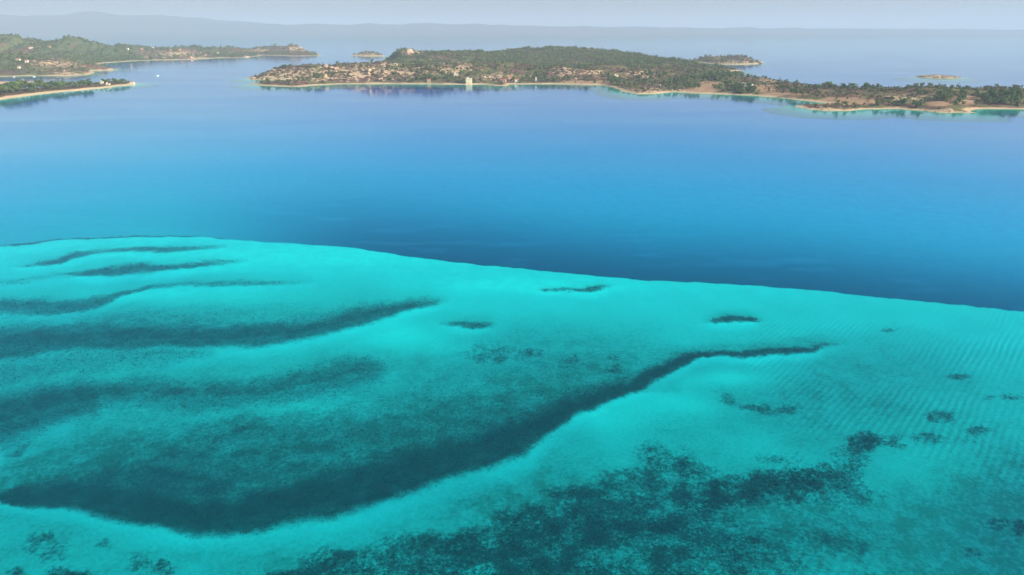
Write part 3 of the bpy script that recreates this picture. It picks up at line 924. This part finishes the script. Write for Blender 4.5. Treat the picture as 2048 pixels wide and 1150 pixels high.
def scatter(name, label, category, lands, count, kind_fn, nq, leaf, hmin, hmax, mat, flat, low, wide):
    templates = [crown_quads(nq, 5, leaf, flat, low) for _ in range(6)]
    chunks = []
    for L, n in lands:
        need = n
        tries = 0
        while need > 0 and tries < 40:
            tries += 1
            m = need * 4
            x = L.x0 + rng.random(m) * L.step * (L.h.shape[0] - 1)
            y = L.y0 + rng.random(m) * L.step * (L.h.shape[1] - 1)
            h, d = L.sample(L.h, x, y), L.sample(L.d, x, y)
            dens = kind_fn(L, x, y, h, d)
            ok = (h > .6) & (d > 8) & (rng.random(m) < dens)
            x, y, h = x[ok][:need], y[ok][:need], h[ok][:need]
            need -= len(x)
            for i in range(6):
                s = slice(i, None, 6)
                k = len(x[s])
                if not k:
                    continue
                hh = hmin + (hmax - hmin) * rng.random(k) ** 1.4
                a = rng.random(k) * 6.283
                T = templates[i].reshape(1, -1, 3)
                w = hh * wide * (.85 + .4 * rng.random(k))
                ca, sa = np.cos(a)[:, None] * w[:, None], np.sin(a)[:, None] * w[:, None]
                X = T[..., 0] * ca - T[..., 1] * sa + x[s][:, None]
                Y = T[..., 0] * sa + T[..., 1] * ca + y[s][:, None]
                Z = (T[..., 2] - low * .8) * hh[:, None] + h[s][:, None]
                chunks.append(np.stack([X, Y, Z], -1).reshape(-1, 3))
    v = np.concatenate(chunks)
    me = mesh_from(name, v, np.arange(len(v)).reshape(-1, 4), mat)
    put(name, me, label=label, category=category, kind='stuff')

def wood_density(L, x, y, h, d):
    w = (.04 if L is main else .12) + .85 * L.sample(L.wooded, x, y).clip(0, 1) + .3 * smooth(.5, .65, fbm(x / 60, y / 60, 3, 47))
    return w * (1 - .75 * L.sample(L.rocky, x, y).clip(0, 1)) * (1 - L.sample(L.soil, x, y).clip(0, 1)) * (1 - .5 * (fbm(x / 25, y / 25, 2, 6) < .42))
def scrub_density(L, x, y, h, d):
    return smooth(.35, .6, fbm(x / 30, y / 30, 3, 14)) * (1 - .9 * L.sample(L.soil, x, y).clip(0, 1)) + .1
scatter('woodland', 'dark green pine woods covering the hills of the island and mainland', 'woodland', [(main, 4200), (mainland, 6500), (islet_b, 120), (islet_d, 40)], 0, wood_density, 40, .11, 5.0, 11.0, M['pine'], 1.0, .2, 1.15)
scatter('scrub', 'low brown and green heath scrub between the rocks', 'scrub', [(main, 14000), (mainland, 4500), (islet_b, 150), (islet_d, 60), (spit, 260)], 0, scrub_density, 14, .20, 1.2, 3.6, M['scrub'], .8, .05, 1.9)

# ================================================================== ROCKS
def boulder_bm(bm, centre, size, seed):
    rr = random.Random(seed)
    r = bmesh.ops.create_icosphere(bm, subdivisions=2, radius=1.0)
    planes = []
    for _ in range(9):
        d = Vector((rr.gauss(0, 1), rr.gauss(0, 1), rr.gauss(0, .8))).normalized()
        planes.append((d, rr.uniform(.55, .85)))
    for v in r['verts']:
        p = v.co.copy()
        for d, k in planes:
            e = p.dot(d) - k
            if e > 0:
                p -= d * e * .92
        v.co = Vector((p.x * size[0], p.y * size[1], p.z * size[2])) + Vector(centre)

OUTCROPS = []
for i in range(8):
    bm = bmesh.new()
    n = 2 + i % 4
    for j in range(n):
        s = random.uniform(.28, .55) * (1.15 if j == 0 else .8)
        boulder_bm(bm, (random.uniform(-.35, .35) * (j > 0), random.uniform(-.25, .25) * (j > 0), s * .35), (s * random.uniform(.9, 1.4), s * random.uniform(.8, 1.1), s * random.uniform(.55, 1.05)), i * 31 + j)
    me = bpy.data.meshes.new('granite_outcrop')
    bm.to_mesh(me)
    bm.free()
    me.materials.append(M['granite'])
    OUTCROPS.append(me)

rock_count = 0
def rock(px, py, w_px, label, group, tall=1.0):
    global rock_count
    p = locate(px, py)
    if p is None:
        return
    x, y, z, L = p
    s = w_px * math.hypot(x, y) / FOCAL
    o = put('granite_outcrop', OUTCROPS[rock_count % 8], None, label, 'rock', group, None, (x, y, z - .06 * s), random.random() * 6.28, (s, s * random.uniform(.75, 1.1), s * tall * random.uniform(.75, 1.1)))
    rock_count += 1
    PLACED.append((label, px, o))

for x, y, w, t, lab in [
    (819, 106, 17, .8, 'tall tan granite crag crowning the back ridge'), (834, 107, 12, .8, 'lower granite crag beside the crown of the back ridge'), (1129, 139, 11, 1.2, 'pale rounded granite knob standing above the trees'), (1132, 143, 12, .7, 'broken granite at the foot of the pale rounded knob'),
    (1194, 145, 12, 1.0, 'tan granite outcrop ringed by pines above the pink beach'), (1186, 147, 8, .8, 'small granite block next to the outcrop ringed by pines'), (738, 143, 14, 1.3, 'upright yellow granite tower on the front slope'), (725, 142, 10, 1.2, 'slim granite pillar beside the yellow tower'),
    (652, 135, 12, .8, 'wide granite ledge on the front skyline'), (664, 137, 10, .8, 'granite block on the front skyline next to the ledge'), (497, 155, 12, .7, 'pale granite at the very tip of the island'), (508, 157, 12, .6, 'pale boulders behind the island tip'),
    (792, 129, 10, .8, 'tan granite outcrop under the back ridge'), (1318, 173, 8, .9, 'yellow granite block over the rocky foreshore'), (1290, 177, 8, .8, 'tan granite slab over the rocky foreshore'), (968, 155, 8, 1.1, 'white-edged granite spur above the shoreline'),
    (925, 114, 6, .8, 'small bright rock on the wooded back hill'), (1519, 126, 14, .7, 'pale cliff at the outer end of the far islet')]:
    rock(x, y, w, lab, 'granite landmarks', t)

def rock_field(n, cx, cy, rx, ry, wmin, wmax, label, group, tall=.8):
    for _ in range(n):
        a, r = random.random() * 6.283, math.sqrt(random.random())
        rock(cx + math.cos(a) * r * rx, cy + math.sin(a) * r * ry, wmin + (wmax - wmin) * random.random() ** 2, label, group, tall)

rock_field(22, 560, 148, 50, 8, 3, 9, 'tan granite boulder on the slope behind the island tip', 'boulders behind the island tip')
rock_field(34, 665, 148, 60, 12, 3, 10, 'yellowish granite boulder on the slope above the narrow lagoon', 'boulders above the narrow lagoon')
rock_field(34, 765, 146, 50, 16, 3, 10, 'yellowish granite boulder on the steep front slope', 'boulders on the steep front slope')
rock_field(24, 880, 138, 60, 14, 3, 8, 'granite boulder among scrub on the middle slope', 'boulders on the middle slope')
rock_field(18, 990, 155, 50, 9, 3, 8, 'granite boulder on the slope over the shoreline houses', 'boulders over the shoreline houses')
rock_field(18, 1110, 152, 60, 10, 3, 7, 'granite boulder in scrub below the rounded knob', 'boulders below the rounded knob')
rock_field(12, 820, 108, 24, 6, 3, 7, 'granite boulder on the shoulder of the back ridge', 'boulders on the back ridge')
rock_field(18, 1300, 182, 60, 3, 3, 8, 'tan foreshore boulder on the rocky bulge of the shore', 'boulders on the rocky bulge', .6)
rock_field(18, 1270, 153, 60, 10, 3, 6, 'granite boulder on the scrubby slope over the bay', 'boulders over the bay')
rock_field(16, 1810, 197, 50, 8, 3, 7, 'small pale rock on the low heath of the neck', 'pale rocks on the low heath', .5)
rock_field(16, 1650, 217, 55, 2.5, 3, 7, 'tan shore boulder along the hooked point', 'boulders on the hooked point', .6)
rock_field(14, 1890, 222, 50, 2, 3, 7, 'tan shore boulder by the sandy cove', 'boulders by the sandy cove', .6)
rock_field(14, 1530, 160, 35, 3, 3, 6, 'pale shore boulder on the outer coast of the neck', 'boulders on the outer coast', .6)
rock_field(10, 1460, 142, 30, 1.5, 3, 6, 'pale boulder on the thin outer reef', 'boulders on the thin outer reef', .5)
rock_field(12, 1880, 154.5, 44, 1.2, 3, 7, 'reddish boulder of the flat lone skerry', 'boulders of the lone skerry', .5)
rock_field(12, 1460, 126, 50, 1.5, 3, 6, 'pale boulder along the shore of the far islet', 'boulders of the far islet', .6)
rock_field(16, 590, 98, 34, 6, 2.5, 6, 'pinkish boulder on the far headland', 'boulders on the far headland', .7)
rock_field(14, 360, 112, 60, 5, 2.5, 6, 'pinkish boulder on the hazy mainland shore', 'boulders on the hazy shore', .7)
rock_field(18, 120, 130, 70, 14, 2.5, 6, 'pale boulder on the mainland slope across the lagoon', 'boulders on the mainland slope', .7)
rock_field(8, 215, 139, 16, 2, 3, 7, 'tan shore boulder on the short mainland point', 'boulders on the short point', .6)
rock_field(10, 520, 157, 22, 2, 3, 7, 'bright shore boulder below the island tip', 'boulders below the island tip', .6)

# things of one clump differ by their place in it: count them from the left
by_label = {}
for lab, px, o in PLACED:
    by_label.setdefault(lab, []).append((px, o))
for lab, lst in by_label.items():
    if len(lst) > 1:
        lst.sort(key=lambda t: t[0])
        for i, (_, o) in enumerate(lst):
            place = 'leftmost' if i == 0 else 'rightmost' if i == len(lst) - 1 else ORD[i] + ' from left'
            o['label'] = lab + ', ' + place

# ================================================================== BUILDINGS
def box_mesh(name, x0, x1, y0, y1, z0, z1, mat):
    v = [(x0, y0, z0), (x1, y0, z0), (x1, y1, z0), (x0, y1, z0), (x0, y0, z1), (x1, y0, z1), (x1, y1, z1), (x0, y1, z1)]
    return mesh_from(name, v, [(0, 3, 2, 1), (4, 5, 6, 7), (0, 1, 5, 4), (1, 2, 6, 5), (2, 3, 7, 6), (3, 0, 4, 7)], mat)

def house(px, py, w, d, h, wall, roof, style, label, rot=0.0, windows=3, storeys=1, group=None, name='house'):
    p = locate(px, py)
    if p is None:
        return
    x, y, z, L = p
    root = bpy.data.objects.new(name, None)
    C.objects.link(root)
    root.location = (x, y, z - .1)
    root.rotation_euler = (0, 0, rot)
    root['label'], root['category'] = label, 'house'
    if group:
        root['group'] = group
    put('wall', box_mesh('wall', -w / 2, w / 2, -d / 2, d / 2, -1.2, h, M[wall]), root)
    if style == 'gable':
        o, rh = .45, d * .26
        v = [(-w / 2 - o, -d / 2 - o, h + .01), (w / 2 + o, -d / 2 - o, h + .01), (w / 2 + o, d / 2 + o, h + .01), (-w / 2 - o, d / 2 + o, h + .01), (-w / 2 - o, 0, h + rh), (w / 2 + o, 0, h + rh)]
        me = bpy.data.meshes.new('roof')
        me.from_pydata(v, [], [(0, 3, 2, 1), (0, 1, 5, 4), (2, 3, 4, 5), (1, 2, 5), (3, 0, 4)])
        me.materials.append(M[roof])
        rf = put('roof', me, root)
        put('chimney', box_mesh('chimney', w * .2, w * .2 + .7, .4, 1.1, h + rh * .5, h + rh + .8, M[wall]), rf)
    else:
        rf = put('roof', box_mesh('roof', -w / 2 - .25, w / 2 + .25, -d / 2 - .25, d / 2 + .25, h + .01, h + .45, M[roof]), root)
        put('stair_head', box_mesh('stair_head', -w * .32, -w * .05, 0, d * .35, h + .46, h + 2.2, M[wall]), rf)
    sh = h / storeys
    for s in range(storeys):
        for k in range(windows):
            cx = -w / 2 + w * (k + .5) / windows
            if s == 0 and k == windows // 2:
                put('door', box_mesh('door', cx - .55, cx + .55, -d / 2 - .05, -d / 2 + .1, 0, 2.1, M['door']), root)
                continue
            zz = s * sh + sh * .38
            fr = put('window', box_mesh('window', cx - .65, cx + .65, -d / 2 - .06, -d / 2 + .1, zz, zz + 1.3, M['white_paint']), root)
            put('pane', box_mesh('pane', cx - .52, cx + .52, -d / 2 - .075, -d / 2 + .05, zz + .12, zz + 1.18, M['glass']), fr)
    return root

house(938, 167.3, 10.5, 8, 8.6, 'cream_wall', 'cream_wall', 'flat', 'cream cube-shaped house standing right on the waterline', 0, 3, 2)
house(1020, 160.5, 9, 7, 5, 'pink_wall', 'roof_tile', 'gable', 'pink house with red roof behind the rocky shore', .3)
house(1008, 163.5, 7, 6, 3.5, 'pink_wall', 'roof_tile', 'gable', 'low red-roofed cottage in front of the pink house', -.2, 2)
house(1033, 163.5, 7, 6, 3.6, 'white_wall', 'roof_tile', 'gable', 'small white house with red roof beside the pink house', .2, 2)
house(858, 163.5, 7, 6, 3.4, 'stone_wall', 'roof_tile', 'gable', 'stone cottage with red roof among the shore pines', .1, 2)
house(912, 151, 8, 5, 3, 'white_wall', 'pale_roof', 'flat', 'low white hut on the open slope above the cream house', .1, 3)
house(1072, 163, 3.2, 3.2, 6.5, 'white_wall', 'pale_roof', 'flat', 'narrow white tower hut among trees behind the beach', 0, 1, 2)
house(1232, 155, 8, 6, 4, 'cream_wall', 'pale_roof', 'flat', 'small cream house on the slope above the pink beach', .2)
house(1487, 171, 7, 5, 3.2, 'white_wall', 'pale_roof', 'flat', 'white cabin half hidden in the pine grove', -.3)
house(204, 168.4, 4.5, 4, 4.4, 'white_wall', 'pale_roof', 'flat', 'white two-storey kiosk between the spit pines', .1, 2, 2)
house(265, 167.2, 5.5, 4, 2.6, 'white_wall', 'roof_tile', 'gable', 'white beach house with red roof at the spit tip', .15, 2)
house(216, 170.0, 6.5, 3, 2.3, 'white_wall', 'pale_roof', 'flat', 'long low white beach bar in front of the spit pines', .2, 4)
for x, y, w, wall, lab in [
    (62, 97, 13, 'white_wall', 'white villa high on the wooded mainland hill'), (99, 95, 9, 'stone_wall', 'stone villa beside the top of the mainland hill'), (37, 122, 11, 'cream_wall', 'cream villa low on the mainland slope'), (54, 125, 8, 'white_wall', 'small villa just below the cream one on the mainland slope'),
    (38, 137, 7, 'white_wall', 'little white house just above the lagoon shore'), (255, 99, 10, 'white_wall', 'white house on the saddle of the hazy ridge'), (284, 99, 9, 'pink_wall', 'pinkish house on the hazy ridge'), (305, 96, 10, 'white_wall', 'white house among tall trees on the hazy ridge'),
    (322, 92, 13, 'white_wall', 'wide white villa at the top of the hazy ridge'), (340, 101, 8, 'pink_wall', 'small pinkish house below the wide white villa'), (360, 101, 8, 'pink_wall', 'last pinkish house along the hazy ridge'), (398, 92, 9, 'white_wall', 'white house under a lone tree near the headland, first of two'),
    (418, 92, 9, 'white_wall', 'white house under a lone tree near the headland, second of two'), (436, 107, 8, 'cream_wall', 'cream house low on the hazy shore'), (600, 95, 9, 'white_wall', 'white house on the crest of the far headland'), (292, 116, 16, 'white_wall', 'long white house at the hazy waterline'), (380, 116, 12, 'pink_wall', 'pinkish waterside house on the hazy shore')]:
    house(x, y, w * .8, 6, 4, wall, 'roof_tile', 'gable', lab, random.uniform(-.3, .3), 3)

def tent(px, py, w, label):
    p = locate(px, py)
    if p is None:
        return
    x, y, z, L = p
    root = bpy.data.objects.new('tent', None)
    C.objects.link(root)
    root.location = (x, y, z)
    root.rotation_euler = (0, 0, random.uniform(-.3, .3))
    root['label'], root['category'], root['group'] = label, 'tent', 'tents in the pine grove'
    s = w / 2
    me = bpy.data.meshes.new('canopy')
    me.from_pydata([(-s, -s, 2.2), (s, -s, 2.2), (s, s, 2.2), (-s, s, 2.2), (0, 0, 2.2 + w * .7)], [], [(0, 1, 4), (1, 2, 4), (2, 3, 4), (3, 0, 4), (3, 2, 1, 0)])
    me.materials.append(M['canvas'])
    put('canopy', me, root)
    for sx in (-1, 1):
        for sy in (-1, 1):
            put('pole', box_mesh('pole', sx * s * .95 - .06, sx * s * .95 + .06, sy * s * .95 - .06, sy * s * .95 + .06, -.3, 2.2, M['white_paint']), root)
    put('back_sheet', box_mesh('back_sheet', -s * .93, s * .93, s * .9, s * .92, 0, 2.15, M['canvas']), root)
tent(1504, 174, 4.6, 'white pointed tent between dark pines')
tent(1490, 176, 4.2, 'white tent at the front of the pine grove')

# ------------------------------------------------------------------ boats on the water
def boat(px, py, length, rot, label, paint='white_paint'):
    x, y = ground(px, py)
    root = bpy.data.objects.new('boat', None)
    C.objects.link(root)
    root.location = (x, y, 0)
    root.rotation_euler = (0, 0, rot)
    root['label'], root['category'], root['group'] = label, 'boat', 'boats on the lagoon'
    secs = []
    n = 9
    for i in range(n):
        t = i / (n - 1)
        w = length * .17 * (1 - max(0, (t - .45) / .55) ** 2.2) + .02
        sheer = .75 + .45 * t ** 2
        X = (t - .5) * length
        secs.append([(X, -w, sheer), (X, -w * .85, .05), (X, 0, -.35 + .3 * t ** 3), (X, w * .85, .05), (X, w, sheer), (X, 0, sheer - .12)])
    v = [p for s in secs for p in s]
    f = []
    for i in range(n - 1):
        for j in range(6):
            f.append((i * 6 + j, i * 6 + (j + 1) % 6, (i + 1) * 6 + (j + 1) % 6, (i + 1) * 6 + j))
    me = bpy.data.meshes.new('hull')
    me.from_pydata(v, [], f + [tuple(range(5, -1, -1)), tuple(range((n - 1) * 6, n * 6))])
    me.materials.append(M[paint])
    put('hull', me, root)
    cb = put('cabin', box_mesh('cabin', -length * .12, length * .16, -length * .09, length * .09, .7, 1.9, M['white_paint']), root)
    put('windscreen', box_mesh('windscreen', length * .16 + .003, length * .165 + .02, -length * .08, length * .08, 1.2, 1.75, M['glass']), cb)
    put('outboard_motor', box_mesh('outboard_motor', -length * .5 - .35, -length * .5 - .02, -.22, .22, -.2, 1.2, M['dark_trim']), root)
boat(315, 152, 6, .2, 'white motor boat alone in the open channel')
boat(68, 153.5, 5, .1, 'white boat moored close to the mainland shore')
boat(28, 154.3, 5, -.1, 'white boat moored nearest the edge of the picture')

# ================================================================== HAZE
def build_haze():
    L, F, B, T, Z = 61000.0, 61000.0, -3200.0, 560.0, -31.0
    v = [(-L, B, Z), (L, B, Z), (L, F, Z), (-L, F, Z), (-L, B, T), (L, B, T), (L, F, T), (-L, F, T)]
    m, nt, out = new_mat('sea_haze')
    pv = N(nt, 'ShaderNodeVolumePrincipled')
    pv.inputs['Color'].default_value = (*HAZE_COLOR, 1)
    pv.inputs['Density'].default_value = HAZE_DENSITY
    pv.inputs['Anisotropy'].default_value = 0.0
    nt.links.new(pv.outputs[0], out.inputs['Volume'])
    me = mesh_from('haze', v, [(0, 3, 2, 1), (4, 5, 6, 7), (0, 1, 5, 4), (1, 2, 6, 5), (2, 3, 7, 6), (3, 0, 4, 7)], m)
    put('haze', me, kind='stuff', label='pale blue sea haze over the bay', category='haze')
build_haze()
